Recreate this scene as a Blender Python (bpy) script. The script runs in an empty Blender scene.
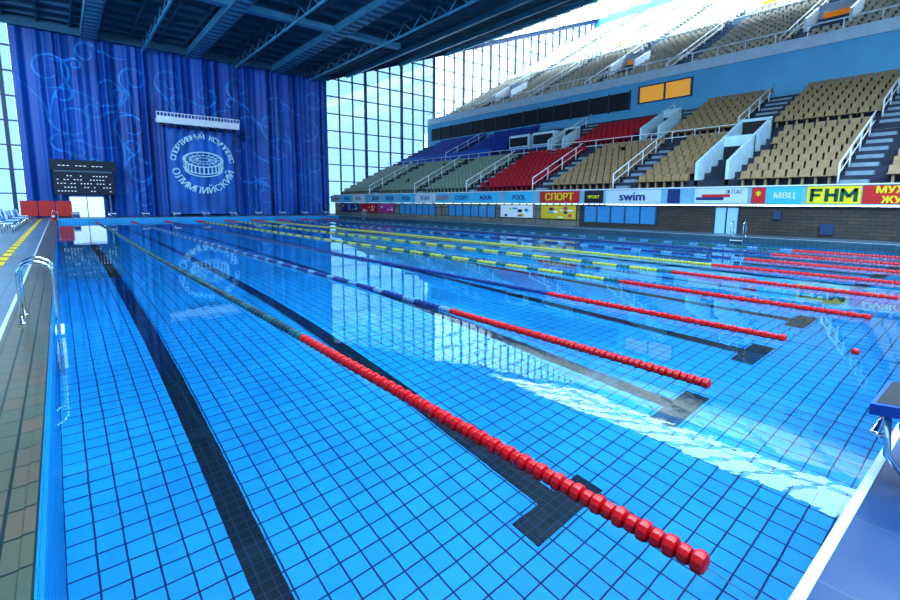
import bpy, math, random
import numpy as np
from mathutils import Vector, Matrix
random.seed(4); np.random.seed(4)
scene=bpy.context.scene
try:
    scene.view_settings.view_transform='Standard'
    scene.view_settings.look='None'
    scene.view_settings.exposure=.0
    scene.view_settings.gamma=.86
except Exception as e: print(e)

# ------------------------------------------------------------------ materials
def newmat(name):
    m=bpy.data.materials.new(name); m.use_nodes=True
    nt=m.node_tree; nt.nodes.clear()
    o=nt.nodes.new('ShaderNodeOutputMaterial')
    return m,nt,o
def mat(name,col,rough=.5,metal=0.,var=.0,vscale=2.,emit=None,es=0.,spec=.5):
    m,nt,o=newmat(name)
    b=nt.nodes.new('ShaderNodeBsdfPrincipled')
    b.inputs['Roughness'].default_value=rough; b.inputs['Metallic'].default_value=metal
    b.inputs['Specular IOR Level'].default_value=spec
    b.inputs['Base Color'].default_value=(*col,1)
    if var>0:
        tc=nt.nodes.new('ShaderNodeTexCoord'); n=nt.nodes.new('ShaderNodeTexNoise')
        n.inputs['Scale'].default_value=vscale; n.inputs['Detail'].default_value=4
        nt.links.new(tc.outputs['Object'],n.inputs['Vector'])
        r=nt.nodes.new('ShaderNodeValToRGB')
        r.color_ramp.elements[0].position=.3; r.color_ramp.elements[1].position=.7
        r.color_ramp.elements[0].color=(*[c*(1-var) for c in col],1)
        r.color_ramp.elements[1].color=(*[min(1,c*(1+var)) for c in col],1)
        nt.links.new(n.outputs['Fac'],r.inputs['Fac']); nt.links.new(r.outputs['Color'],b.inputs['Base Color'])
    if emit:
        b.inputs['Emission Color'].default_value=(*emit,1); b.inputs['Emission Strength'].default_value=es
    nt.links.new(b.outputs[0],o.inputs[0]); return m
def tile_mat(name,axes,su,sv,mort,c1,c2,grout,rough=.3,offset=0.,var=.25):
    m,nt,o=newmat(name)
    tc=nt.nodes.new('ShaderNodeTexCoord'); sp=nt.nodes.new('ShaderNodeSeparateXYZ'); cb=nt.nodes.new('ShaderNodeCombineXYZ')
    nt.links.new(tc.outputs['Object'],sp.inputs[0])
    nt.links.new(sp.outputs[axes[0]],cb.inputs[0]); nt.links.new(sp.outputs[axes[1]],cb.inputs[1])
    br=nt.nodes.new('ShaderNodeTexBrick'); br.offset=offset; br.squash=1
    br.inputs['Scale'].default_value=1; br.inputs['Brick Width'].default_value=su; br.inputs['Row Height'].default_value=sv
    br.inputs['Mortar Size'].default_value=mort; br.inputs['Mortar Smooth'].default_value=.1
    br.inputs['Color1'].default_value=(*c1,1); br.inputs['Color2'].default_value=(*c2,1); br.inputs['Mortar'].default_value=(*grout,1)
    nt.links.new(cb.outputs[0],br.inputs['Vector'])
    no=nt.nodes.new('ShaderNodeTexNoise'); no.inputs['Scale'].default_value=.35; no.inputs['Detail'].default_value=3
    nt.links.new(tc.outputs['Object'],no.inputs['Vector'])
    mr=nt.nodes.new('ShaderNodeMapRange'); mr.inputs[1].default_value=.3; mr.inputs[2].default_value=.7
    mr.inputs[3].default_value=1-var; mr.inputs[4].default_value=1+var*.3
    nt.links.new(no.outputs['Fac'],mr.inputs[0])
    mx=nt.nodes.new('ShaderNodeMix'); mx.data_type='RGBA'; mx.blend_type='MULTIPLY'; mx.inputs[0].default_value=1
    nt.links.new(br.outputs['Color'],mx.inputs[6]); nt.links.new(mr.outputs[0],mx.inputs[7])
    b=nt.nodes.new('ShaderNodeBsdfPrincipled'); b.inputs['Roughness'].default_value=rough
    nt.links.new(mx.outputs[2],b.inputs['Base Color'])
    bp=nt.nodes.new('ShaderNodeBump'); bp.inputs['Strength'].default_value=.3; bp.inputs['Distance'].default_value=.01; bp.invert=True
    nt.links.new(br.outputs['Fac'],bp.inputs['Height']); nt.links.new(bp.outputs[0],b.inputs['Normal'])
    nt.links.new(b.outputs[0],o.inputs[0]); return m
def glass_pane(name,col,ref=.12):
    m,nt,o=newmat(name)
    t=nt.nodes.new('ShaderNodeBsdfTransparent'); t.inputs[0].default_value=(*col,1)
    g=nt.nodes.new('ShaderNodeBsdfGlossy'); g.inputs['Roughness'].default_value=.05
    mx=nt.nodes.new('ShaderNodeMixShader'); mx.inputs[0].default_value=ref
    nt.links.new(t.outputs[0],mx.inputs[1]); nt.links.new(g.outputs[0],mx.inputs[2]); nt.links.new(mx.outputs[0],o.inputs[0]); return m

# ------------------------------------------------------------------ mesh builder
class MB:
    def __init__(s): s.v=[];s.f=[];s.m=[];s.n=0;s.sm=[]
    def add(s,V,F,mi=0,smooth=False):
        V=[tuple(map(float,p)) for p in V]
        s.v+=V; s.f+=[tuple(int(i)+s.n for i in f) for f in F]
        s.m+=([mi]*len(F) if isinstance(mi,int) else list(mi)); s.sm+=[smooth]*len(F); s.n+=len(V)
    def box(s,x0,x1,y0,y1,z0,z1,mi=0):
        V=[(x0,y0,z0),(x1,y0,z0),(x1,y1,z0),(x0,y1,z0),(x0,y0,z1),(x1,y0,z1),(x1,y1,z1),(x0,y1,z1)]
        s.add(V,[(0,3,2,1),(4,5,6,7),(0,1,5,4),(1,2,6,5),(2,3,7,6),(3,0,4,7)],mi)
    def beam(s,a,b,w,h,mi=0):
        a=Vector(a);b=Vector(b);d=(b-a).normalized()
        up=Vector((0,0,1)) if abs(d.z)<.95 else Vector((0,1,0))
        sd=d.cross(up).normalized(); u=sd.cross(d)
        V=[]
        for p in (a,b):
            for q,r in ((-1,-1),(1,-1),(1,1),(-1,1)): V.append(p+sd*q*w/2+u*r*h/2)
        s.add(V,[(3,2,1,0),(4,5,6,7),(0,1,5,4),(1,2,6,5),(2,3,7,6),(3,0,4,7)],mi)
    def tube(s,path,r,seg=8,mi=0):
        P=[Vector(p) for p in path]; V=[];F=[]
        ref=None
        for i,p in enumerate(P):
            d=(P[min(i+1,len(P)-1)]-P[max(i-1,0)]).normalized()
            if ref is None:
                ref=d.orthogonal().normalized()
            ref=(ref-d*ref.dot(d)).normalized(); u=d.cross(ref)
            for k in range(seg):
                a=2*math.pi*k/seg; V.append(p+ref*math.cos(a)*r+u*math.sin(a)*r)
        for i in range(len(P)-1):
            for k in range(seg):
                F.append((i*seg+k,i*seg+(k+1)%seg,(i+1)*seg+(k+1)%seg,(i+1)*seg+k))
        F.append(tuple(range(seg))[::-1]); F.append(tuple((len(P)-1)*seg+k for k in range(seg)))
        s.add(V,F,mi,True)
    def lathe(s,prof,org,seg=16,mi=0):
        V=[];F=[]
        for (r,z) in prof:
            for k in range(seg):
                a=2*math.pi*k/seg; V.append((org[0]+r*math.cos(a),org[1]+r*math.sin(a),org[2]+z))
        for i in range(len(prof)-1):
            for k in range(seg): F.append((i*seg+k,i*seg+(k+1)%seg,(i+1)*seg+(k+1)%seg,(i+1)*seg+k))
        F.append(tuple(range(seg))[::-1]);F.append(tuple((len(prof)-1)*seg+k for k in range(seg)))
        s.add(V,F,mi,True)
    def build(s,name,mats,parent=None):
        me=bpy.data.meshes.new(name); me.from_pydata(s.v,[],s.f)
        for m in mats: me.materials.append(m)
        me.polygons.foreach_set('material_index',s.m); me.polygons.foreach_set('use_smooth',s.sm)
        me.update(); ob=bpy.data.objects.new(name,me); scene.collection.objects.link(ob)
        if parent: ob.parent=parent
        return ob
def empty(name,loc=(0,0,0)):
    e=bpy.data.objects.new(name,None); e.location=loc; scene.collection.objects.link(e); return e
_tc={}
def text_geo(t,size=1.,align='CENTER'):
    k=(t,size,align)
    if k in _tc: return _tc[k]
    cu=bpy.data.curves.new('t','FONT'); cu.body=t; cu.size=size; cu.align_x=align; cu.align_y='CENTER'; cu.resolution_u=3
    ob=bpy.data.objects.new('t',cu); scene.collection.objects.link(ob)
    bpy.context.view_layer.update()
    me=bpy.data.meshes.new_from_object(ob.evaluated_get(bpy.context.evaluated_depsgraph_get()))
    V=np.array([v.co[:] for v in me.vertices]).reshape(-1,3); F=[tuple(p.vertices) for p in me.polygons]
    bpy.data.objects.remove(ob); bpy.data.meshes.remove(me); bpy.data.curves.remove(cu)
    _tc[k]=(V,F); return V,F
def put_text(mb,t,size,org,U,W,mi,sx=1.,rot=0.,bold=0.):
    V,F=text_geo(t,size)
    if len(V)==0: return
    U=np.array(U,float);W=np.array(W,float);c,s=math.cos(rot),math.sin(rot)
    for dx in ((-bold,0,bold) if bold else (0,)):
        x=V[:,0]*sx+dx;y=V[:,1]
        N=np.cross(U,W)
        P=np.array(org)+np.outer(x*c-y*s,U)+np.outer(x*s+y*c,W)+N*dx*.05
        mb.add(P,F,mi)

# colours (linear)
M_chrome=mat('chrome_steel',(.75,.8,.85),.15,1.)
M_white=mat('white_paint',(.75,.8,.86),.45,var=.05)
M_black=mat('black_plastic',(.01,.012,.02),.4)
M_blue=mat('blue_paint',(.01,.10,.45),.4,var=.1)
M_ltblue=mat('pale_blue_paint',(.12,.42,.66),.6,var=.08,vscale=.4)
M_red=mat('red_plastic',(.52,.004,.010),.35)
M_yellow=mat('yellow_plastic',(.36,.38,.07),.4)
M_green=mat('green_plastic',(.010,.10,.11),.35)
M_green2=mat('dark_green_plastic',(.006,.04,.06),.35)
M_bluep=mat('blue_plastic',(.006,.035,.18),.35)
M_greyb=mat('pale_blue_plastic',(.10,.25,.40),.35)
M_whitep=mat('white_plastic',(.75,.8,.85),.35)
M_cable=mat('steel_cable',(.1,.16,.2),.4,.6)
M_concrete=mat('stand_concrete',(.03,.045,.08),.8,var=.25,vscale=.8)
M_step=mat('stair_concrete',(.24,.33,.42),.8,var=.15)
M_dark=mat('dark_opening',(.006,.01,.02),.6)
M_orange=mat('orange_glow_door',(.9,.25,.01),.5,emit=(1,.3,.02),es=.35)  # door colour is given a faint glow of its own

# ------------------------------------------------------------------ pool
DZ=.3; DEP=2.2
CT1=(.006,.38,.80);CT2=(.012,.43,.86);GR=(.0,.02,.10)
M_pf=tile_mat('pool_floor_tiles',(0,1),.2,.2,.008,CT1,CT2,GR,.4)
M_pwx=tile_mat('pool_side_tiles',(1,2),.2,.2,.008,CT1,CT2,GR,.4)
M_pwy=tile_mat('pool_end_tiles',(0,2),.2,.2,.008,CT1,CT2,GR,.4)
M_line=tile_mat('lane_line_tiles',(0,1),.1,.1,.005,(.002,.006,.02),(.003,.01,.03),(.01,.05,.11),.4)
M_rim=tile_mat('pool_rim_tiles',(1,2),.2,.1,.006,(.03,.09,.14),(.04,.11,.16),(.01,.03,.05),.4)
pool=empty('swimming_pool')
mb=MB()
mb.add([(0,0,-DEP),(25,0,-DEP),(25,50,-DEP),(0,50,-DEP)],[(0,1,2,3)],0)
mb.add([(0,0,-DEP),(0,50,-DEP),(0,50,DZ-.01),(0,0,DZ-.01)],[(0,1,2,3)],1)
mb.add([(25,0,-DEP),(25,50,-DEP),(25,50,0),(25,0,0)],[(3,2,1,0)],1)
mb.add([(25,0,0),(25,50,0),(25,50,DZ-.01),(25,0,DZ-.01)],[(3,2,1,0)],3)
mb.add([(0,0,-DEP),(25,0,-DEP),(25,0,DZ-.01),(0,0,DZ-.01)],[(3,2,1,0)],2)
mb.add([(0,50,-DEP),(25,50,-DEP),(25,50,DZ-.01),(0,50,DZ-.01)],[(0,1,2,3)],2)
mb.build('basin',[M_pf,M_pwx,M_pwy,M_rim],pool)
mb=MB()
for k in range(10):
    x=1.25+2.5*k; z=-DEP+.004
    mb.box(x-.125,x+.125,2.2,47.8,z-.01,z)
    for y in (2.2,47.8): mb.box(x-.5,x+.5,y-.16,y+.16,z-.01,z+.002)
mb.build('lane_lines',[M_line,M_whitep],pool)
mb=MB()
for k in range(10):
    x=1.25+2.5*k
    for y,s in ((0,1),(50,-1)):
        mb.box(x-.125,x+.125,min(y,y+s*.01),max(y,y+s*.01),-1.6,-.1)
        mb.box(x-.25,x+.25,min(y,y+s*.012),max(y,y+s*.012),-.6,-.35)
mb.build('end_wall_targets',[M_line],pool)
# water
m,nt,o=newmat('pool_water')
g=nt.nodes.new('ShaderNodeBsdfGlass'); g.inputs['IOR'].default_value=1.33; g.inputs['Roughness'].default_value=0; g.inputs['Color'].default_value=(.86,.97,1,1)
tc=nt.nodes.new('ShaderNodeTexCoord')
n1=nt.nodes.new('ShaderNodeTexNoise'); n1.inputs['Scale'].default_value=.9; n1.inputs['Detail'].default_value=1.5
n2=nt.nodes.new('ShaderNodeTexNoise'); n2.inputs['Scale'].default_value=6; n2.inputs['Detail'].default_value=2.
nt.links.new(tc.outputs['Object'],n1.inputs['Vector']); nt.links.new(tc.outputs['Object'],n2.inputs['Vector'])
ma=nt.nodes.new('ShaderNodeMath'); ma.operation='MULTIPLY_ADD'; ma.inputs[1].default_value=.12
nt.links.new(n2.outputs['Fac'],ma.inputs[0]); nt.links.new(n1.outputs['Fac'],ma.inputs[2])
bp=nt.nodes.new('ShaderNodeBump'); bp.inputs['Strength'].default_value=1; bp.inputs['Distance'].default_value=.0036
nt.links.new(ma.outputs[0],bp.inputs['Height']); nt.links.new(bp.outputs[0],g.inputs['Normal']); nt.links.new(g.outputs[0],o.inputs[0])
M_water=m
mb=MB(); mb.add([(0,0,0),(25,0,0),(25,50,0),(0,50,0)],[(0,1,2,3)]); mb.build('water_surface',[M_water],pool)

# ------------------------------------------------------------------ lane ropes
def rope(k,x,y0,y1,body,alt,seg):
    mats=[M_red,body,alt,M_cable]
    pitch=.072 if k<=2 else .1
    n=int((y1-y0)/pitch)
    prof=[(0,.03),(.08,.056),(.22,.064),(.68,.064),(.84,.056),(.94,.03)]
    mb=MB(); V=[];F=[];mi=[]
    ph=random.random()*6; amp=.05
    def cx(y): return x+amp*math.sin(y*.19+ph)*math.sin(math.pi*(y-0)/50)
    ang=[2*math.pi*j/seg for j in range(seg)]
    per=max(1,int(.4/pitch))
    for i in range(n):
        yb=y0+i*pitch; c=cx(yb)
        red=(yb<5.4 or yb>44.8)
        m_=0 if red else (1 if (i//per)%3!=2 else 2)
        sc=1.0 if i%2==0 else .84
        base=len(V)
        for (t,r) in prof:
            for a in ang: V.append((c+math.cos(a)*r*sc,yb+t*pitch,.015+math.sin(a)*r*sc))
        for p in range(len(prof)-1):
            for j in range(seg):
                F.append((base+p*seg+j,base+(p+1)*seg+j,base+(p+1)*seg+(j+1)%seg,base+p*seg+(j+1)%seg)); mi.append(m_)
        F.append(tuple(base+j for j in range(seg))); mi.append(m_)
        F.append(tuple(base+5*seg+j for j in range(seg))[::-1]); mi.append(m_)
    mb.add(V,F,mi)
    mb.tube([(x,0.01,-.05),(x,y0*.5,-.01),(cx(y0),y0,.015),(cx(y0+1),y0+1,.015)],.003,6,3)
    mb.tube([(cx(y1-.5),y1-.5,.015),(x,49.95,.12)],.006,6,3)
    if k==3: 
        mb.lathe([(.02,-.05),(.04,-.03),(.045,.02),(.035,.045),(.01,.06)],(x+.05,.75,.0),12,0)
    mb.build('lane_rope',mats)
cols={1:(M_green2,M_green),2:(M_bluep,M_greyb),3:(M_bluep,M_bluep),4:(M_yellow,M_green),5:(M_yellow,M_green),6:(M_yellow,M_yellow),7:(M_bluep,M_greyb),8:(M_bluep,M_bluep),9:(M_green,M_greyb)}
for k in range(1,10):
    rope(k,2.5*k,{1:.40,2:1.4,3:1.45}.get(k,1.0),49.2,cols[k][0],cols[k][1],12 if k<=2 else 8)

# ------------------------------------------------------------------ decks / floor
M_deckL=tile_mat('gutter_tiles',(0,1),.12,.25,.008,(.08,.10,.075),(.14,.10,.07),(.015,.03,.03),.3)
M_deckB=tile_mat('deck_tiles',(0,1),.3,.3,.006,(.10,.17,.26),(.13,.21,.31),(.03,.06,.10),.35)
M_deckN=tile_mat('starting_end_tiles',(0,1),.6,.6,.006,(.008,.04,.13),(.016,.06,.17),(.03,.09,.16),.35)
M_curb=mat('pale_pool_curb',(.5,.62,.72),.4,var=.08)
m,nt,o=newmat('hazard_stripes')
tc=nt.nodes.new('ShaderNodeTexCoord'); sp=nt.nodes.new('ShaderNodeSeparateXYZ'); nt.links.new(tc.outputs['Object'],sp.inputs[0])
a=nt.nodes.new('ShaderNodeMath');a.operation='ADD';nt.links.new(sp.outputs[0],a.inputs[0]);nt.links.new(sp.outputs[1],a.inputs[1])
b2=nt.nodes.new('ShaderNodeMath');b2.operation='MODULO';b2.inputs[1].default_value=1.2;nt.links.new(a.outputs[0],b2.inputs[0])
c2=nt.nodes.new('ShaderNodeMath');c2.operation='GREATER_THAN';c2.inputs[1].default_value=.95;nt.links.new(b2.outputs[0],c2.inputs[0])
mx=nt.nodes.new('ShaderNodeMix');mx.data_type='RGBA';mx.inputs[6].default_value=(.85,.6,.02,1);mx.inputs[7].default_value=(.02,.02,.02,1)
nt.links.new(c2.outputs[0],mx.inputs[0]); b=nt.nodes.new('ShaderNodeBsdfPrincipled'); nt.links.new(mx.outputs[2],b.inputs['Base Color']); b.inputs['Roughness'].default_value=.5
nt.links.new(b.outputs[0],o.inputs[0]); M_haz=m
floor=MB()
g_=.012
floor.box(-.42,-g_,0,50,-.2,DZ,0)
floor.box(-12,-.42,-20,60,-.2,DZ+.004,1)
floor.box(-1.08,-.90,0,50,DZ,DZ+.012,2)
floor.box(-.44,-.40,0,50,DZ,DZ+.015,3)
floor.box(-.42,27.5,-20,-g_,-.2,DZ,4)
floor.box(0,27.5,-.04,.0,DZ,DZ+.01,3)
floor.box(-.05,.0,0,50,DZ,DZ+.006,0)
floor.box(25+g_,30,0,60,-.2,DZ,1)
floor.box(25,25.12,0,50,DZ,DZ+.01,3)
floor.box(-.42,25+g_,50+g_,60,-.2,DZ,1)
floor.box(0,25,50,50.12,DZ,DZ+.01,3)
floor.build('floor',[M_deckL,M_deckB,M_haz,M_curb,M_deckN])

# ------------------------------------------------------------------ starting blocks
def block(x,y,s):
    e=empty('starting_block',(x,y,0))
    mb=MB()
    V=[(-.27,s*.05,.72),(.27,s*.05,.72),(.27,-s*.62,.80),(-.27,-s*.62,.80)]
    V+=[(a,b_,c-.06) for a,b_,c in V]
    mb.add(V,[(0,1,2,3),(7,6,5,4),(0,4,5,1),(1,5,6,2),(2,6,7,3),(3,7,4,0)],0)
    mb.add([(v[0]*.9,v[1]*.93-s*.015,v[2]+.004) for v in V[:4]],[(0,1,2,3)],3)
    mb.box(-.2,.2,min(-s*.5,-s*.46),max(-s*.5,-s*.46),.36,.72,1)
    put_text(mb,str(int(x//2.5)+1),.3,(0,-s*.505,.52),(s,0,0),(0,0,1),2)
    for xx in (-.24,.24):
        mb.tube([(xx,-s*.02,.70),(xx,-s*.04,.45),(xx,-s*.12,.36),(xx,-s*.4,.33),(xx,-s*.55,.33)],.017,8,4)
    mb.tube([(-.24,s*.03,.55),(.24,s*.03,.55)],.015,8,4)
    mb.tube([(-.24,s*.03,.55),(-.24,-s*.03,.55)],.015,8,4);mb.tube([(.24,s*.03,.55),(.24,-s*.03,.55)],.015,8,4)
    mb.tube([(-.22,-s*.60,.78),(-.22,-s*.60,.30)],.02,8,4); mb.tube([(.22,-s*.60,.78),(.22,-s*.60,.30)],.02,8,4)
    mb.build('block_body',[M_white,M_blue,M_whitep,M_blue,M_chrome] if s<0 else [M_blue,M_blue,M_whitep,M_black,M_chrome],e)
for k in range(10): block(1.25+2.5*k,50.35,-1)
for k in range(1,10): block(1.25+2.5*k,-.03,1)

# ------------------------------------------------------------------ ladders
def ladder(x,y,s):
    mb=MB()
    for yy in (y-.27,y+.27):
        P=[(x-s*.26,yy,DZ),(x-s*.26,yy,.85)]
        for i in range(1,9):
            a=math.pi*i/8; P.append((x-s*(.095+.165*math.cos(a)),yy,.88+.16*math.sin(a)))
        P+=[(x+s*.07,yy,.3),(x+s*.07,yy,-1.4)]
        mb.tube(P,.02,10,0)
        mb.lathe([(.05,0),(.05,.015),(.025,.03)],(x-s*.26,yy,DZ),12,0)
    for i,z in enumerate((.12,-.25,-.55,-.85,-1.15)):
        mb.box(min(x+s*.03,x+s*.12),max(x+s*.03,x+s*.12),y-.26,y+.26,z-.015,z+.015,1)
    mb.build('pool_ladder',[M_chrome,M_whitep])
ladder(0,7.4,1); ladder(25,8.3,-1); ladder(25,44,-1); ladder(0,44,1)

# ------------------------------------------------------------------ curtain
M_curt=mat('curtain_fabric',(.003,.09,.43),.5,var=.25,vscale=.12)
M_scroll=mat('curtain_scroll_print',(.015,.20,.58),.55,var=.4,vscale=.4)
cx0,cx1,cz0,cz1=-1.9,26.8,.32,17.1
seams=np.arange(cx0+3,cx1,3.1)
def foldf(x):
    f=.15*np.sin(x*3.9+1.3*np.sin(x*.9))+.14*np.sin(x*2.1+2)+.05*np.sin(x*9.7)
    for s_ in seams: f=f+.5*np.exp(-((x-s_)/.14)**2)-.22*np.exp(-((x-s_-.35)/.2)**2)
    return f
def cury(x,z):
    t=(z-cz0)/(cz1-cz0); return 56+foldf(x)*(1.15-.35*t)+.08*math.sin(t*5+x*.7)
NX=800;NZ=14
xs=np.linspace(cx0,cx1,NX); V=[];F=[]
fx=foldf(xs)
for j in range(NZ+1):
    t=j/NZ; z=cz0+(cz1-cz0)*t
    for i in range(NX): V.append((xs[i],56+fx[i]*(1.15-.35*t)+.08*math.sin(t*5+xs[i]*.7),z))
for j in range(NZ):
    for i in range(NX-1): F.append((j*NX+i,j*NX+i+1,(j+1)*NX+i+1,(j+1)*NX+i))
mb=MB(); mb.add(V,F,0,True)
def ribbon(P,w0,w1,mi=1):
    n=len(P);V=[];F=[]
    if n<3: return
    for i,(x,z) in enumerate(P):
        x2,z2=P[min(i+1,n-1)];x1,z1=P[max(i-1,0)]
        d=math.hypot(x2-x1,z2-z1)+1e-9; nx,nz=-(z2-z1)/d,(x2-x1)/d
        t=i/n
        w_=(w0+(w1-w0)*math.sin(math.pi*min(1,t*1.1))**.7)/2
        for sg in (-1,1):
            px,pz=x+nx*w_*sg,z+nz*w_*sg
            V.append((px,cury(px,pz)-.035,pz))
    for i in range(n-1): F.append((2*i,2*i+1,2*i+3,2*i+2))
    mb.add(V,F,mi,True)
def spiral(cx_,cz_,R,dirn,ph,turns=2.,tailk=3.2):
    P=[]
    N=int(70*turns)
    for i in range(N):
        t=i/N; a=ph+dirn*turns*2*math.pi*t; r=R*(1-t)**.8+.05
        P.append((cx_+r*math.cos(a),cz_+r*math.sin(a)))
    x0_,z0_=P[0]; tx,tz=dirn*math.sin(ph),-dirn*math.cos(ph)
    tail=[]
    for i in range(70):
        t=i/70; tail.append((x0_+tx*R*tailk*t+math.cos(ph)*R*1.6*t*t,z0_+tz*R*tailk*t+math.sin(ph)*R*1.6*t*t))
    Q=tail[::-1]+P
    out=[];
    for x,z in Q:
        if cx0+.1<x<cx1-.1 and .5<z<16.9: out.append((x,z))
    ribbon(out,.03,.21)
rs=random.Random(11)
cands=[(0.4,13.3,1.5),(1.8,9.2,1.6),(4.6,12.0,1.4),(2.0,6.4,.9),(6.3,8.9,1.4),(6.8,13.4,1.2),(6.6,4.6,1.2),(7,2.0,.8),(9.8,13.6,1.3),(13,12.8,1.2),(16.4,14,1.3),(17.2,9.8,1.5),(17,5.2,1.3),(18.9,2.6,1.),(20.6,7.6,1.7),(20.6,12.6,1.5),(22.8,3.8,1.4),(24,10.2,1.6),(25,6.4,1.2),(25,14,1.2),(3.2,15.2,.9)]
for (x,z,R) in cands:
    d=rs.choice([-1,1]); ph=rs.uniform(0,6.28); spiral(x,z,R,d,ph,rs.uniform(1.1,1.6),2.4)
    spiral(x+rs.uniform(-1.5,1.5),z-R*1.3,R*.5,-d,ph+1.5,1.2,3.)
mb.build('stage_curtain',[M_curt,M_scroll])
# emblem banner
M_ban=mat('banner_fabric',(.008,.13,.50),.6,var=.25,vscale=.5)
M_logo=mat('banner_print_white',(.50,.78,.92),.6)
mb=MB()
BX,BZ,BY=12.25,5.65,55.05
NXb=60
V=[];F=[]
def bany(x): return BY+.09*math.sin(x*3)+.05*math.sin(x*7)
for j in range(2):
    for i in range(NXb+1):
        x=8.95+6.3*i/NXb; V.append((x,bany(x),.5+8.6*j))
for i in range(NXb): F.append((i,i+1,NXb+2+i,NXb+1+i))
mb.add(V,F,0,True)
LY=BY-.17
def ring(r0,r1,cx_,cz_,mi,sy=1.,n=64,a0=0,a1=2*math.pi,y=LY):
    V=[];F=[]
    for i in range(n+1):
        a=a0+(a1-a0)*i/n
        V.append((cx_+r0*math.cos(a),y,cz_+r0*math.sin(a)*sy)); V.append((cx_+r1*math.cos(a),y,cz_+r1*math.sin(a)*sy))
    for i in range(n): F.append((2*i,2*i+1,2*i+3,2*i+2))
    mb.add(V,F,mi)
def arc_text(t,R,ac,da,size,top=True):
    n=len(t)
    for i,ch in enumerate(t):
        if ch==' ': continue
        if top:
            a=ac-(i-(n-1)/2)*da; rot=a-math.pi/2
        else:
            a=ac+(i-(n-1)/2)*da; rot=a+math.pi/2
        put_text(mb,ch,size,(BX+R*math.cos(a),LY-.01,BZ+R*math.sin(a)),(1,0,0),(0,0,1),1,rot=rot,bold=.03)
arc_text('СПОРТИВНЫЙ КОМПЛЕКС',2.75,math.pi/2,.155,.72)
arc_text('ОЛИМПИЙСКИЙ',2.75,-math.pi/2,.25,.95,False)
ring(1.65,1.95,BX,BZ+.45,1,.42); ring(1.15,1.32,BX,BZ+.45,1,.36); ring(.5,.65,BX,BZ+.45,1,.3)
ring(1.7,1.95,BX,BZ-.25,1,.42,a0=math.pi,a1=2*math.pi); ring(1.6,1.85,BX,BZ-.55,1,.42,a0=math.pi,a1=2*math.pi)
for i in range(15):
    a=math.pi+math.pi*i/14; x=BX+1.85*math.cos(a); z=BZ+.45+1.85*.42*math.sin(a)
    mb.box(x-.07,x+.07,LY-.005,LY,z-.75,z,1)
for i in range(16):
    a=2*math.pi*i/16
    mb.beam((BX+.6*math.cos(a),LY,BZ+.45+.6*.3*math.sin(a)),(BX+1.75*math.cos(a),LY,BZ+.45+1.75*.42*math.sin(a)),.02,.06,1)
mb.build('emblem_banner',[M_ban,M_logo])

# lighting gantry in front of the curtain
mb=MB()
mb.box(8.1,15.6,53.6,54.4,9.35,9.75,0); mb.box(8.1,15.6,53.5,53.6,9.3,9.95,0)
for i in range(26): 
    x=8.1+7.5*i/25; mb.box(x-.03,x+.03,53.45,53.5,9.75,10.3,0)
mb.box(8.1,15.6,53.44,53.5,10.25,10.33,0)
for i in range(9):
    x=8.6+6.5*i/8; mb.lathe([(.1,.0),(.16,.05),(.16,.3),(.08,.38)],(x,53.8,8.95),10,1)
for x in (8.2,15.5):
    for y in (53.6,54.3): mb.tube([(x,y,9.7),(x,y,16.3)],.03,6,2)
mb.build('lighting_gantry',[M_white,M_black,M_cable])

# scoreboard
M_led=mat('led_dots',(.8,.85,.9),.5,emit=(.8,.9,1),es=.3)
M_boardb=mat('scoreboard_casing',(.006,.015,.04),.6)
mb=MB()
mb.box(0,4.4,54.6,55.1,2.35,4.35,0); mb.box(-.15,4.6,54.3,55.2,4.5,5.4,0); mb.box(.1,4.3,54.5,54.9,4.35,4.5,2)
for r_ in range(5):
    for c_ in range(17):
        if random.random()<.6: mb.box(.25+c_*.235,.25+c_*.235+.12,54.58,54.6,2.6+r_*.34,2.6+r_*.34+.08,1)
for c_ in range(12): 
    if c_%4!=3: mb.box(.4+c_*.3,.6+c_*.3,54.28,54.3,4.85,4.91,1)
for x in (.4,4.0): mb.box(x-.06,x+.06,54.7,54.9,DZ,2.35,2)
mb.build('scoreboard',[M_boardb,M_led,M_cable])
M_door=mat('lit_doorway',(.8,.85,.9),.5,emit=(.85,.95,1),es=.5)
mb=MB(); mb.box(1.0,3.5,54.9,55.0,DZ,2.15,0); mb.box(.9,1.0,54.85,55.05,DZ,2.25,1); mb.box(3.5,3.6,54.85,55.05,DZ,2.25,1); mb.box(.9,3.6,54.85,55.05,2.15,2.28,1); mb.box(2.22,2.28,54.87,54.9,DZ,2.15,1)
mb.build('door_1',[M_door,M_blue])

# ------------------------------------------------------------------ glazed partition & roof
def roofz(x): return 17.1 if x<26.8 else 17.1+.351*(x-26.8)
M_frame=mat('window_frame_steel',(.02,.06,.14),.5)
M_glassP=glass_pane('partition_glass',(.065,.10,.13))
M_glassC=glass_pane('partition_brightened_glass',(.30,.34,.37))  # same glazing, tint made clearer to carry on the bright streak in the water
M_glassS=glass_pane('skylight_glass',(.9,.95,1),.05)
mb=MB()
def gridwall(x0,x1,dx,y,xm=None):
    x=x0
    i=0
    while x<=x1+.01:
        w_=.28 if i%3==0 else .09
        mb.box(x-w_/2,x+w_/2,y-.15,y+.15,DZ,roofz(x),0); x+=dx; i+=1
    z=DZ
    while z<roofz(x1):
        xs_=x0 if z<17 else 26.8+(z-17.1)/.351
        if xs_<x1: mb.box(max(x0,xs_),x1,y-.12,y+.12,z-.05,z+.05,0)
        z+=2.1
    xe=xm or x1
    mb.add([(x0,y,DZ),(xe,y,DZ),(xe,y,roofz(xe)),(x0,y,17.1)],[(0,1,2,3)],1)
    if xm: mb.add([(xm,y,DZ),(x1,y,DZ),(x1,y,roofz(x1)),(xm,y,roofz(xm))],[(0,1,2,3)],2)
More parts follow.
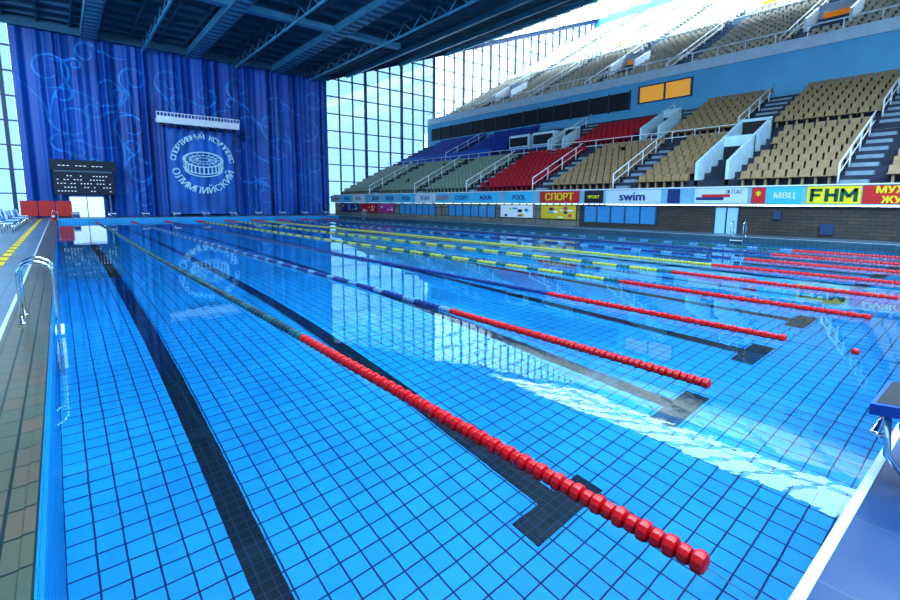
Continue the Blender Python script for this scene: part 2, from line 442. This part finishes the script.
gridwall(26.95,90,1.9,56.9,44.05)
gridwall(-26,-2.0,1.55,56.9)
mb.beam((26.8,56.7,17.0),(90,56.7,roofz(90)-.1),.4,.7,0)
mb.build('window_1',[M_frame,M_glassP,M_glassC])
mb=MB(); mb.box(-2,26.8,57.0,57.2,0,17.3,0); mb.build('wall_far',[M_blue])

M_roof=mat('roof_panels',(.010,.085,.17),.6,var=.3,vscale=.15)
M_beam=mat('roof_beam_paint',(.09,.38,.56),.5,var=.15,vscale=.3)
M_beam2=mat('roof_rib_paint',(.018,.12,.22),.6,var=.1)
YB=-30
SK0=53
mb=MB()
mb.box(-26,26.8,YB,57.2,17.3,17.6,0)
def sl(x0,x1,y0,y1,mi=0,dz=0,t=.3):
    V=[(x0,y0,roofz(x0)+.2+dz),(x1,y0,roofz(x1)+.2+dz),(x1,y1,roofz(x1)+.2+dz),(x0,y1,roofz(x0)+.2+dz)]
    V+=[(a,b_,c+t) for a,b_,c in V]
    mb.add(V,[(3,2,1,0),(4,5,6,7),(0,1,5,4),(1,2,6,5),(2,3,7,6),(3,0,4,7)],mi)
sl(26.8,SK0,YB,57.2); sl(86,94,YB,57.2); sl(SK0,86,55.8,57.2)
for x in np.arange(-22,27,2.2): mb.box(x-.06,x+.06,YB,56.3,16.95,17.3,2)
for y in np.arange(YB,56,2.0):
    mb.box(-26,26.8,y-.08,y+.08,17.0,17.3,2)
    mb.beam((26.8,y,17.15),(SK0,y,roofz(SK0)+.05),.16,.3,2)
for x in (-14.5,-5.5,3.5,12,20.5):
    mb.box(x-.55,x+.55,YB,56,16.35,16.5,1); mb.box(x-.6,x-.5,YB,56,16.35,17.0,1); mb.box(x+.5,x+.6,YB,56,16.35,17.0,1)
    for y in np.arange(YB,55.5,1.0): mb.box(x-.5,x+.5,y,y+.35,16.3,16.36,2)
for x in (30,38,46): sl(x-.4,x+.4,YB,56.4,1,-.9,.5)
for y in (8,24,40): mb.box(-26,26.8,y-.35,y+.35,16.5,16.95,1)
for x in (7.7,16.2,24.5):
    mb.box(x-.08,x+.08,YB,56,16.1,16.25,1)
    y=-10; k=0
    while y<55.5:
        mb.beam((x,y,16.2 if k%2 else 17.1),(x,y+1.2,17.1 if k%2 else 16.2),.08,.08,1); y+=1.2; k+=1
mb.box(-26,26.8,55.3,55.45,16.4,17.3,2)
mb.build('ceiling',[M_roof,M_beam,M_beam2])
mb=MB()
mb.add([(SK0,YB,roofz(SK0)+.3),(86,YB,roofz(86)+.3),(86,55.8,roofz(86)+.3),(SK0,55.8,roofz(SK0)+.3)],[(0,1,2,3)],1)
for x in (SK0,69.5,86): mb.box(x-.12,x+.12,YB,55.8,roofz(x),roofz(x)+.3,0)
for y in np.arange(YB,55.9,4.2): mb.beam((SK0,y,roofz(SK0)+.15),(86,y,roofz(86)+.15),.2,.35,0)
mb.build('window_2',[M_white,M_glassS])

# ------------------------------------------------------------------ stands
PX=27.6; P1=.86; R1=.43; NR=17
def lz(i): return 2.75+R1*i
mb=MB()
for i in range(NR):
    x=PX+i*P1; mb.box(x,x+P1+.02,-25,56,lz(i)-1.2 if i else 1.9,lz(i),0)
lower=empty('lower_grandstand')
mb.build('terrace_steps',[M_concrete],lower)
UX=43.;UZ=13.3;P2=.9;R2=.498;NU=44
def uz(i): return UZ+R2*i
mb=MB()
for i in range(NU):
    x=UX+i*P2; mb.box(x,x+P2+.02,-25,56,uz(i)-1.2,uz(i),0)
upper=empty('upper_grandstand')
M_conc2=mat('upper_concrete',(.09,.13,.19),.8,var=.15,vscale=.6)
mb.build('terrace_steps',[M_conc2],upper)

def seat_t():
    m_=MB()
    m_.add([(-.42,-.21,.40),(-.42,.21,.40),(-.02,.22,.38),(-.02,-.22,.38),(-.42,-.21,.44),(-.42,.21,.44),(-.02,.22,.42),(-.02,-.22,.42)],
           [(3,2,1,0),(4,5,6,7),(0,1,5,4),(1,2,6,5),(3,0,4,7)])
    m_.add([(-.04,-.22,.40),(-.04,.22,.40),(.03,.22,.40),(.03,-.22,.40),(.06,-.21,.82),(.06,.21,.82),(.10,.21,.82),(.10,-.21,.82)],
           [(4,5,6,7),(0,1,5,4),(1,2,6,5),(2,3,7,6),(3,0,4,7)])
    m_.box(-.28,-.12,-.05,.05,0,.40)
    return np.array(m_.v),m_.f
SV,SF=seat_t(); SF=[tuple(f) for f in SF]
def seats(name,pos,mats,parent):
    pos=np.array(pos); n=len(pos)
    V=(pos[:,None,:3]+SV[None]).reshape(-1,3)
    me=bpy.data.meshes.new(name)
    nv=len(SV); F=[]; 
    base=np.arange(n)*nv
    for f in SF: F.append(base[:,None]+np.array(f)[None])
    faces=[tuple(r) for a in F for r in a.tolist()]
    me.from_pydata(V.tolist(),[],faces)
    for m_ in mats: me.materials.append(m_)
    me.polygons.foreach_set('material_index',np.tile(pos[:,3].astype(int),len(SF)))
    ob=bpy.data.objects.new(name,me); scene.collection.objects.link(ob); ob.parent=parent
M_sb=mat('tan_seat_plastic',(.34,.23,.125),.45,var=.15,vscale=3)
M_sr=mat('red_seat_plastic',(.42,.012,.03),.45)
M_sbl=mat('blue_seat_plastic',(.01,.05,.32),.45)
M_sg=mat('grey_green_seat_plastic',(.24,.32,.26),.45)
M_su=mat('cream_seat_plastic',(.56,.50,.40),.5,var=.1,vscale=2)
secL=[(-24,-14,0),(-13,-3,0),(-2,4.2,0),(5.4,10.0,0),(12.2,15.8,0),(16.8,22.3,0),(23.5,30,1),(31,37.6,3),(38.8,46.5,3),(47.7,55,3)]
secU=[(-24,-14,0),(-13,-3,0),(-2,4.2,0),(5.4,11.,0),(12.7,17.6,0),(20.2,26.4,1),(35,42.5,2),(43.5,53,2)]
pos=[]
for i in range(NR):
    if i==8: continue
    for (a,b_,c) in (secL if i<8 else secU):
        if c==1 and i>13: continue
        y=a+.3
        while y<b_-.2:
            if random.random()>.01: pos.append((PX+i*P1+P1-.15,y,lz(i),c))
            y+=.52
seats('seat_rows',pos,[M_sb,M_sr,M_sbl,M_sg],lower)
pos=[]
ais=np.arange(-22,56,8.6)
vomU=[(46.6,11),(46.6,28.2),(46.6,45.4),(59,2.4),(59,19.6),(59,36.8),(46.6,-6)]
for i in range(NU):
    x=UX+i*P2+P2-.15
    if i in (14,29): continue
    y=-24.
    while y<55:
        if min(abs(ais-y))>.65 and not any(abs(y-vy)<1.7 and vx-.6<x<vx+3.4 for vx,vy in vomU): pos.append((x,y,uz(i),0))
        y+=.6
seats('seat_rows',pos,[M_su],upper)
mb=MB()
def rail(mb,pts,h=.95,r=.045,post=1,mi=0):
    top=[(a,b_,c+h) for a,b_,c in pts]; mb.tube(top,r,6,mi); mid=[(a,b_,c+h*.5) for a,b_,c in pts]; mb.tube(mid,r*.7,6,mi)
    for p in pts[::post]: mb.tube([p,(p[0],p[1],p[2]+h)],r,6,mi)
def stair(mb,y0,y1,i0,i1,P,X0,zf,Rr,mi):
    for i in range(i0,i1):
        x=X0+i*P
        mb.box(x-P*.5,x+.02,y0,y1,zf(i)-Rr-.01,zf(i)-Rr*.5,mi); mb.box(x,x+P*.5,y0,y1,zf(i)-.01,zf(i)+.01,mi)
for (y0,y1) in ((4.3,5.3),(15.9,16.7),(22.4,23.4),(30.1,30.9),(37.7,38.7),(46.6,47.6),(-3,-2)):
    stair(mb,y0,y1,1,8,P1,PX,lz,R1,0)
    rail(mb,[(PX+i*P1+.1,y1,lz(i)) for i in range(0,8)],post=2,mi=1)
for (y0,y1) in ((4.3,5.3),(11.2,12.5),(17.8,19.4),(26.6,28),(42.6,43.4),(-3,-2)):
    stair(mb,y0,y1,9,17,P1,PX,lz,R1,0)
    rail(mb,[(PX+i*P1+.1,y1,lz(i)) for i in range(9,17)],post=2,mi=1)
def longrail(x,z,y0,y1,step,h=.9,mi=1):
    for zz in (h,h*.5): mb.tube([(x,y0,z+zz),(x,y1,z+zz)],.035,6,mi)
    for y in np.arange(y0,y1+.01,step): mb.tube([(x,y,z),(x,y,z+h)],.03,6,mi)
longrail(PX+8*P1+P1-.05,lz(8),12,56,1.6)
def vom(y0,y1,i0,i1):
    xa=PX+i0*P1; xb=PX+i1*P1
    for yy in (y0,y1-.18):
        V=[(xa,yy,lz(i0)-.3),(xb,yy,lz(i1)-.3),(xb,yy,lz(i1)+1.0),(xa,yy,lz(i0)+1.)]
        V+=[(a,b_+.18,c) for a,b_,c in V]
        mb.add(V,[(0,1,2,3),(7,6,5,4),(0,4,5,1),(1,5,6,2),(2,6,7,3),(3,7,4,0)],2)
    mb.box(xb-.15,xb,y0,y1,lz(i0),lz(i1)+1.,2)
    mb.box(xb-.2,xb-.15,y0+.2,y1-.2,lz(i0)+.02,lz(i0)+2.1,3)
M_vom=mat('vomitory_paint',(.50,.70,.80),.6,var=.1)
vom(10.2,12.0,1,5); vom(10.2,12.0,5,8); vom(26.6,28.4,9,12); vom(17.8,19.4,9,13)
for y in (28.6,31.7):
    mb.box(36.5,38.6,y,y+2.6,lz(9),lz(9)+2.0,2); mb.box(36.44,36.5,y+.15,y+2.45,lz(9)+.9,lz(9)+1.75,3); mb.box(36.4,36.5,y,y+2.6,lz(9)+.1,lz(9)+.75,4)
mb.box(35.6,35.75,36,53,lz(9)-.2,lz(9)+.9,4)
mb.build('stairs_and_rails',[M_step,M_white,M_vom,M_dark,M_blue],lower)

mb=MB()
for a in ais:
    stair(mb,a-.5,a+.5,1,NU,P2,UX,uz,R2,0)
    rail(mb,[(UX+i*P2+.1,a+.55,uz(i)) for i in range(0,14,2)],post=2,mi=1,r=.045)
for vx,vy in vomU:
    i0=int((vx-UX)/P2); 
    xa=UX+i0*P2; xb=xa+3.2; za=uz(i0)-.1; zb=uz(i0+3)+1.2
    for yy in (vy-1.5,vy+1.3):
        mb.add([(xa,yy,za),(xb,yy,za+1.2),(xb,yy,zb),(xa,yy,za+1.1),(xa,yy+.2,za),(xb,yy+.2,za+1.2),(xb,yy+.2,zb),(xa,yy+.2,za+1.1)],
           [(0,1,2,3),(7,6,5,4),(0,4,5,1),(1,5,6,2),(2,6,7,3),(3,7,4,0)],2)
    mb.box(xb-.2,xb,vy-1.5,vy+1.5,za,zb,2); mb.box(xb-.25,xb-.2,vy-1.,vy+1.,za,za+2.1,3)
mb.box(42.3,43.05,-25,56,12.2,13.3,4); mb.box(42.2,42.4,-25,56,12.9,13.7,5)
mb.tube([(42.3,-25,14.4),(42.3,56,14.4)],.05,6,1)
for y in np.arange(-25,56,2.): mb.tube([(42.3,y,13.7),(42.3,y,14.4)],.04,6,1)
for i in (14,29):
    x=UX+i*P2
    for h in (.55,1.): mb.tube([(x,-25,uz(i)+h),(x,56,uz(i)+h)],.05,6,1)
    for y in np.arange(-25,56,2.2): mb.tube([(x,y,uz(i)),(x,y,uz(i)+1)],.04,6,1)
mb.build('stairs_and_rails',[M_step,M_white,M_white,M_orange,M_ltblue,M_curb],upper)

M_amber=mat('amber_lit_window',(.8,.4,.05),.4,emit=(1,.42,.05),es=.4)
mb=MB()
bx=42.2
mb.box(bx,bx+.6,-25,56,9.0,12.8,0)
mb.box(bx-.06,bx+.05,24.4,55,10.6,12.2,1)
for y in np.arange(24.4,55.1,2.2): mb.box(bx-.12,bx+.05,y-.06,y+.06,10.5,12.3,3)
mb.box(bx-.06,bx+.05,18.8,23.5,11.0,12.35,2)
for y in (18.8,21.1,23.5): mb.box(bx-.12,bx,y-.08,y+.08,10.9,12.45,3)
mb.box(bx-.12,bx,18.8,23.5,12.35,12.45,3); mb.box(bx-.12,bx,18.8,23.5,10.9,11.0,3)
mb.build('wall_upper_right',[M_ltblue,M_dark,M_amber,M_frame])

# ------------------------------------------------------------------ lower right wall, sign strip
M_brick=tile_mat('brown_brick',(1,2),.5,.16,.012,(.05,.046,.045),(.08,.065,.055),(.015,.02,.025),.6,offset=.5)
M_panel=tile_mat('beige_wall_panels',(1,2),1.2,.7,.03,(.17,.18,.17),(.21,.21,.19),(.04,.05,.06),.6)
M_win=mat('reflective_blue_glass',(.06,.28,.55),.1)
M_ltwin=mat('pale_glass',(.35,.6,.75),.2)  # plain pale colour for the door glass, no emission
mb=MB()
mb.box(27.5,27.9,-25,56,0,1.76,0)
def pan(y0,y1,z0,z1,mi,d=.05): mb.box(27.5-d,27.5,y0,y1,z0,z1,mi)
pan(19.0,55.9,DZ,1.74,5,.03)
pan(13.6,18.6,.62,1.66,1)
for y in np.arange(13.6,18.7,1.): pan(y-.04,y+.04,.6,1.7,3,.08)
pan(9.2,10.3,DZ,1.65,2); pan(9.15,9.2,DZ,1.7,3,.08); pan(10.3,10.35,DZ,1.7,3,.08); pan(9.72,9.78,DZ,1.65,3,.08)
pan(27,33,.7,1.6,1); pan(35,41,.7,1.6,1)
for y in np.arange(27,41.1,1.): pan(y-.04,y+.04,.65,1.65,3,.08)
pan(5.2,5.7,.45,.95,3,.09); pan(7.3,7.6,1.1,1.5,3,.09)
mb.build('wall_right',[M_brick,M_win,M_ltwin,M_frame,M_white,M_panel])
M_mag=mat('magenta_print',(.45,.05,.25),.5); M_cy=mat('cyan_print',(.05,.45,.7),.5); M_posty=mat('yellow_print',(.7,.5,.02),.5)
mb=MB()
rnd=random.Random(3)
for (a,b_,mi) in ((19.2,22.2,0),(23,26.3,4),(42,45,3),(45.4,49,1),(49.5,54,5)):
    mb.box(27.32,27.38,a,b_,.75,1.68,mi)
    for q in range(10):
        yy=rnd.uniform(a+.1,b_-.5); zz=rnd.uniform(.8,1.4); mb.box(27.3,27.32,yy,yy+rnd.uniform(.15,.5),zz,zz+rnd.uniform(.08,.22),rnd.randrange(6))
mb.build('poster_board',[M_posty,M_red,M_cy,M_mag,M_whitep,M_bluep])
M_strip=mat('sign_strip_base',(.18,.42,.58),.5,var=.1)
M_signw=mat('sign_white',(.5,.62,.7),.5)
M_signy=mat('sign_yellow',(.75,.62,.02),.5); M_signr=mat('sign_red',(.55,.02,.02),.5); M_signg=mat('sign_green',(.0,.08,.05),.5)
mb=MB()
sx=27.3; z0,z1=1.84,2.70
mb.box(sx,27.57,-25,56,z0,z1,0); mb.box(sx-.05,27.57,-25,56,z1,z1+.06,1); mb.box(sx-.05,27.57,-25,56,z0-.05,z0,1)
def sign(a,b_,bg,txt=None,tc_=2,size=.6,sx_=1.,z=2.27,h=.78,bold=.02):
    mb.box(sx-.03,sx,a,b_,z-h/2,z+h/2,bg)
    if txt: put_text(mb,txt,size,(sx-.04,(a+b_)/2,z-.02),(0,-1,0),(0,0,1),tc_,sx_,bold=bold)
mats=[M_strip,M_white,M_signr,M_signy,M_bluep,M_signw,M_black,M_signg,M_cy]
sign(4.35,6.3,3,None)
# FHM letters as solid strokes
def bar(y,z,w,h): mb.box(sx-.05,sx-.04,y-w/2,y+w/2,z-h/2,z+h/2,7)
zc=2.27
bar(6.1,zc,.14,.58); bar(5.92,zc+.23,.4,.12); bar(5.95,zc+.0,.32,.11)
bar(5.55,zc,.14,.58); bar(5.2,zc,.14,.58); bar(5.37,zc,.3,.12)
bar(5.0,zc,.13,.58); bar(4.52,zc,.13,.58)
mb.beam((sx-.045,5.0,zc+.26),(sx-.045,4.76,zc-.08),.01,.13,7); mb.beam((sx-.045,4.52,zc+.26),(sx-.045,4.76,zc-.08),.01,.13,7)
sign(1.2,4.3,2,'МУЖСКОЙ\nЖУРНАЛ',3,.42,1.0)
sign(6.5,7.9,8,'МВЦ',5,.4)
sign(8.8,11.4,5,None); mb.box(sx-.04,sx-.03,9.9,11.3,2.05,2.2,4); mb.box(sx-.04,sx-.03,9.6,11.,2.2,2.35,2)
sign(8.0,8.6,2,'*',3,.6)
put_text(mb,'ФЛАГ',.3,(sx-.04,9.4,2.45),(0,-1,0),(0,0,1),4)
sign(13.3,16.9,5,'swim',4,.75,1.1,bold=.03); sign(17.1,18.5,6,'SPORT',3,.3); sign(18.9,22.3,2,'СПОРТ',3,.7,bold=.03)
sign(12.2,12.9,4); sign(-1.,.9,5,'ARENA',4,.5)
rnd=random.Random(5); y=23.
while y<54:
    w_=rnd.uniform(1.6,3.4); bg=rnd.choice([5,8,4,5,0,8]); sign(y,y+w_,bg,rnd.choice(['AQUA','ВОДА','POOL','СПОРТ','SWIM']),rnd.choice([4,2]) if bg in (5,0,8) else 5,.5); y+=w_+rnd.uniform(.2,.9)
mb.build('advertising_strip',mats)

# ------------------------------------------------------------------ left side equipment
M_chair=mat('blue_chair_plastic',(.02,.20,.60),.4)
def chair(x,y,c):
    mb=MB()
    mb.box(x-.22,x+.22,y-.2,y+.2,.72,.76,0)
    mb.add([(x-.25,y-.2,.76),(x-.25,y+.2,.76),(x-.36,y+.2,1.2),(x-.36,y-.2,1.2),(x-.21,y-.2,.76),(x-.21,y+.2,.76),(x-.32,y+.2,1.2),(x-.32,y-.2,1.2)],[(0,1,2,3),(7,6,5,4),(0,4,5,1),(1,5,6,2),(2,6,7,3),(3,7,4,0)],0)
    for a in (-.19,.19):
        for b_ in (-.17,.17): mb.tube([(x+a,y+b_,.305),(x+a*.9,y+b_*.9,.72)],.015,6,1)
    mb.build('plastic_chair',[c,M_chrome])
for i in range(10): chair(-1.7,29+i*1.5,M_chair if i%3 else M_whitep)
for i in range(8): chair(-2.5,34+i*1.6,M_whitep if i%2 else M_chair)
mb=MB()
for i in range(3):
    x=-2.3+1.15*i
    mb.box(x,x+1.08,53.2,53.26,.45,1.75,0)
    mb.box(x+.2,x+.8,53.17,53.2,.9,1.2,1); mb.box(x+.05,x+.12,53.0,53.5,DZ,.5,2); mb.box(x+.95,x+1.02,53.0,53.5,DZ,.5,2)
mb.build('red_barrier_board',[M_signr,M_signr,M_black])
mb=MB(); mb.box(-.35,.0,46.6,46.95,DZ,.33,0); mb.lathe([(.15,0),(.13,.12),(.1,.3),(.07,.5),(.02,.75)],(-.17,46.78,.33),14,0); mb.lathe([(.118,0),(.09,.16)],(-.17,46.78,.53),14,1)
mb.build('traffic_cone',[M_red,M_whitep])

# side & back walls of the hall
M_wallb=mat('hall_wall_paint',(.08,.28,.50),.7,var=.1,vscale=.3)
M_glassL=glass_pane('side_glass',(.08,.11,.14),.08)
mb=MB(); mb.box(-26.3,-26,YB,57,0,4,0)
for y in np.arange(YB,57,3.): mb.box(-26.25,-26.,y-.1,y+.1,4,17.5,1)
mb.add([(-26.1,YB,4),(-26.1,57,4),(-26.1,57,17.5),(-26.1,YB,17.5)],[(0,1,2,3)],2)
mb.build('wall_left',[M_wallb,M_frame,M_glassL])
mb=MB(); mb.box(-26,94,YB-.4,YB,0,48,0); mb.build('wall_near',[M_wallb])
mb=MB(); mb.box(-26,-12,YB,57,-.3,.28,0); mb.box(27.9,94,YB,57,-.4,-.2,0); mb.build('floor_outer',[M_deckB])
mb=MB(); mb.box(83,83.4,YB,57,30,37.5,0); mb.build('wall_top_right',[M_wallb])

# ------------------------------------------------------------------ lights
def area(name,loc,size,power,tgt=None,col=(.62,.85,1)):  # added area light with a box built around it
    e=empty(name,loc)
    L=bpy.data.lights.new('fill_emitter','AREA'); L.shape='SQUARE'; L.size=size; L.energy=power; L.color=col
    o=bpy.data.objects.new('fill_emitter',L); scene.collection.objects.link(o); o.parent=e
    d=Vector(tgt)-Vector(loc) if tgt else Vector((0,0,-1))
    rot=d.to_track_quat('-Z','Y'); e.rotation_mode='QUATERNION'; e.rotation_quaternion=rot
    m_=MB(); s=size/2+.1
    m_.box(-s,s,-s,s,.05,.25,0)
    for a in (-1,1):
        m_.box(a*s-.05,a*s+.05,-s,s,-.05,.05,0); m_.box(-s,s,a*s-.05,a*s+.05,-.05,.05,0)
    m_.build('fill_light_housing',[M_white],e)
for x,y in ((3,-8),(12,-8),(21,-8),(3,2),(12,2),(20,-1),(2,11),(10,8)):  # unseen fill lights added overhead to brighten the pool and hall
    area('added_fill_light',(x,y,15.8),5,1750)
area('added_fill_light',(-10,22,15.5),5,6000,(12,56,8))  # from here, added fill aimed at the curtain end
area('added_fill_light',(-12,34,15.5),4,3500,(10,56,6))
area('added_fill_light',(8,-15,15),6,5500,(16,50,4))

W=bpy.data.worlds.new('World'); scene.world=W; W.use_nodes=True
W.node_tree.nodes['Background'].inputs[0].default_value=(.72,.89,1,1); W.node_tree.nodes['Background'].inputs[1].default_value=12.5

# ------------------------------------------------------------------ camera (surveyed from the pool geometry)
f,cxp,cyp,czp,yaw,pit,rol,cy=472.796,.192,-.414,1.77,.688,.137,.007,268.65
cd=bpy.data.cameras.new('camera'); cam=bpy.data.objects.new('camera',cd); scene.collection.objects.link(cam); scene.camera=cam
cd.sensor_width=36; cd.lens=36*f/900; cd.shift_y=(cy-300)/900*1.0; cd.clip_end=500; cd.clip_start=.02
fw=Vector((math.sin(yaw)*math.cos(pit),math.cos(yaw)*math.cos(pit),-math.sin(pit)))
rt=Vector((math.cos(yaw),-math.sin(yaw),0)); up=rt.cross(fw)
rt2=rt*math.cos(rol)+up*math.sin(rol); up2=up*math.cos(rol)-rt*math.sin(rol)
Mx=Matrix((rt2,up2,-fw)).transposed().to_4x4(); Mx.translation=Vector((cxp,cyp,czp)); cam.matrix_world=Mx
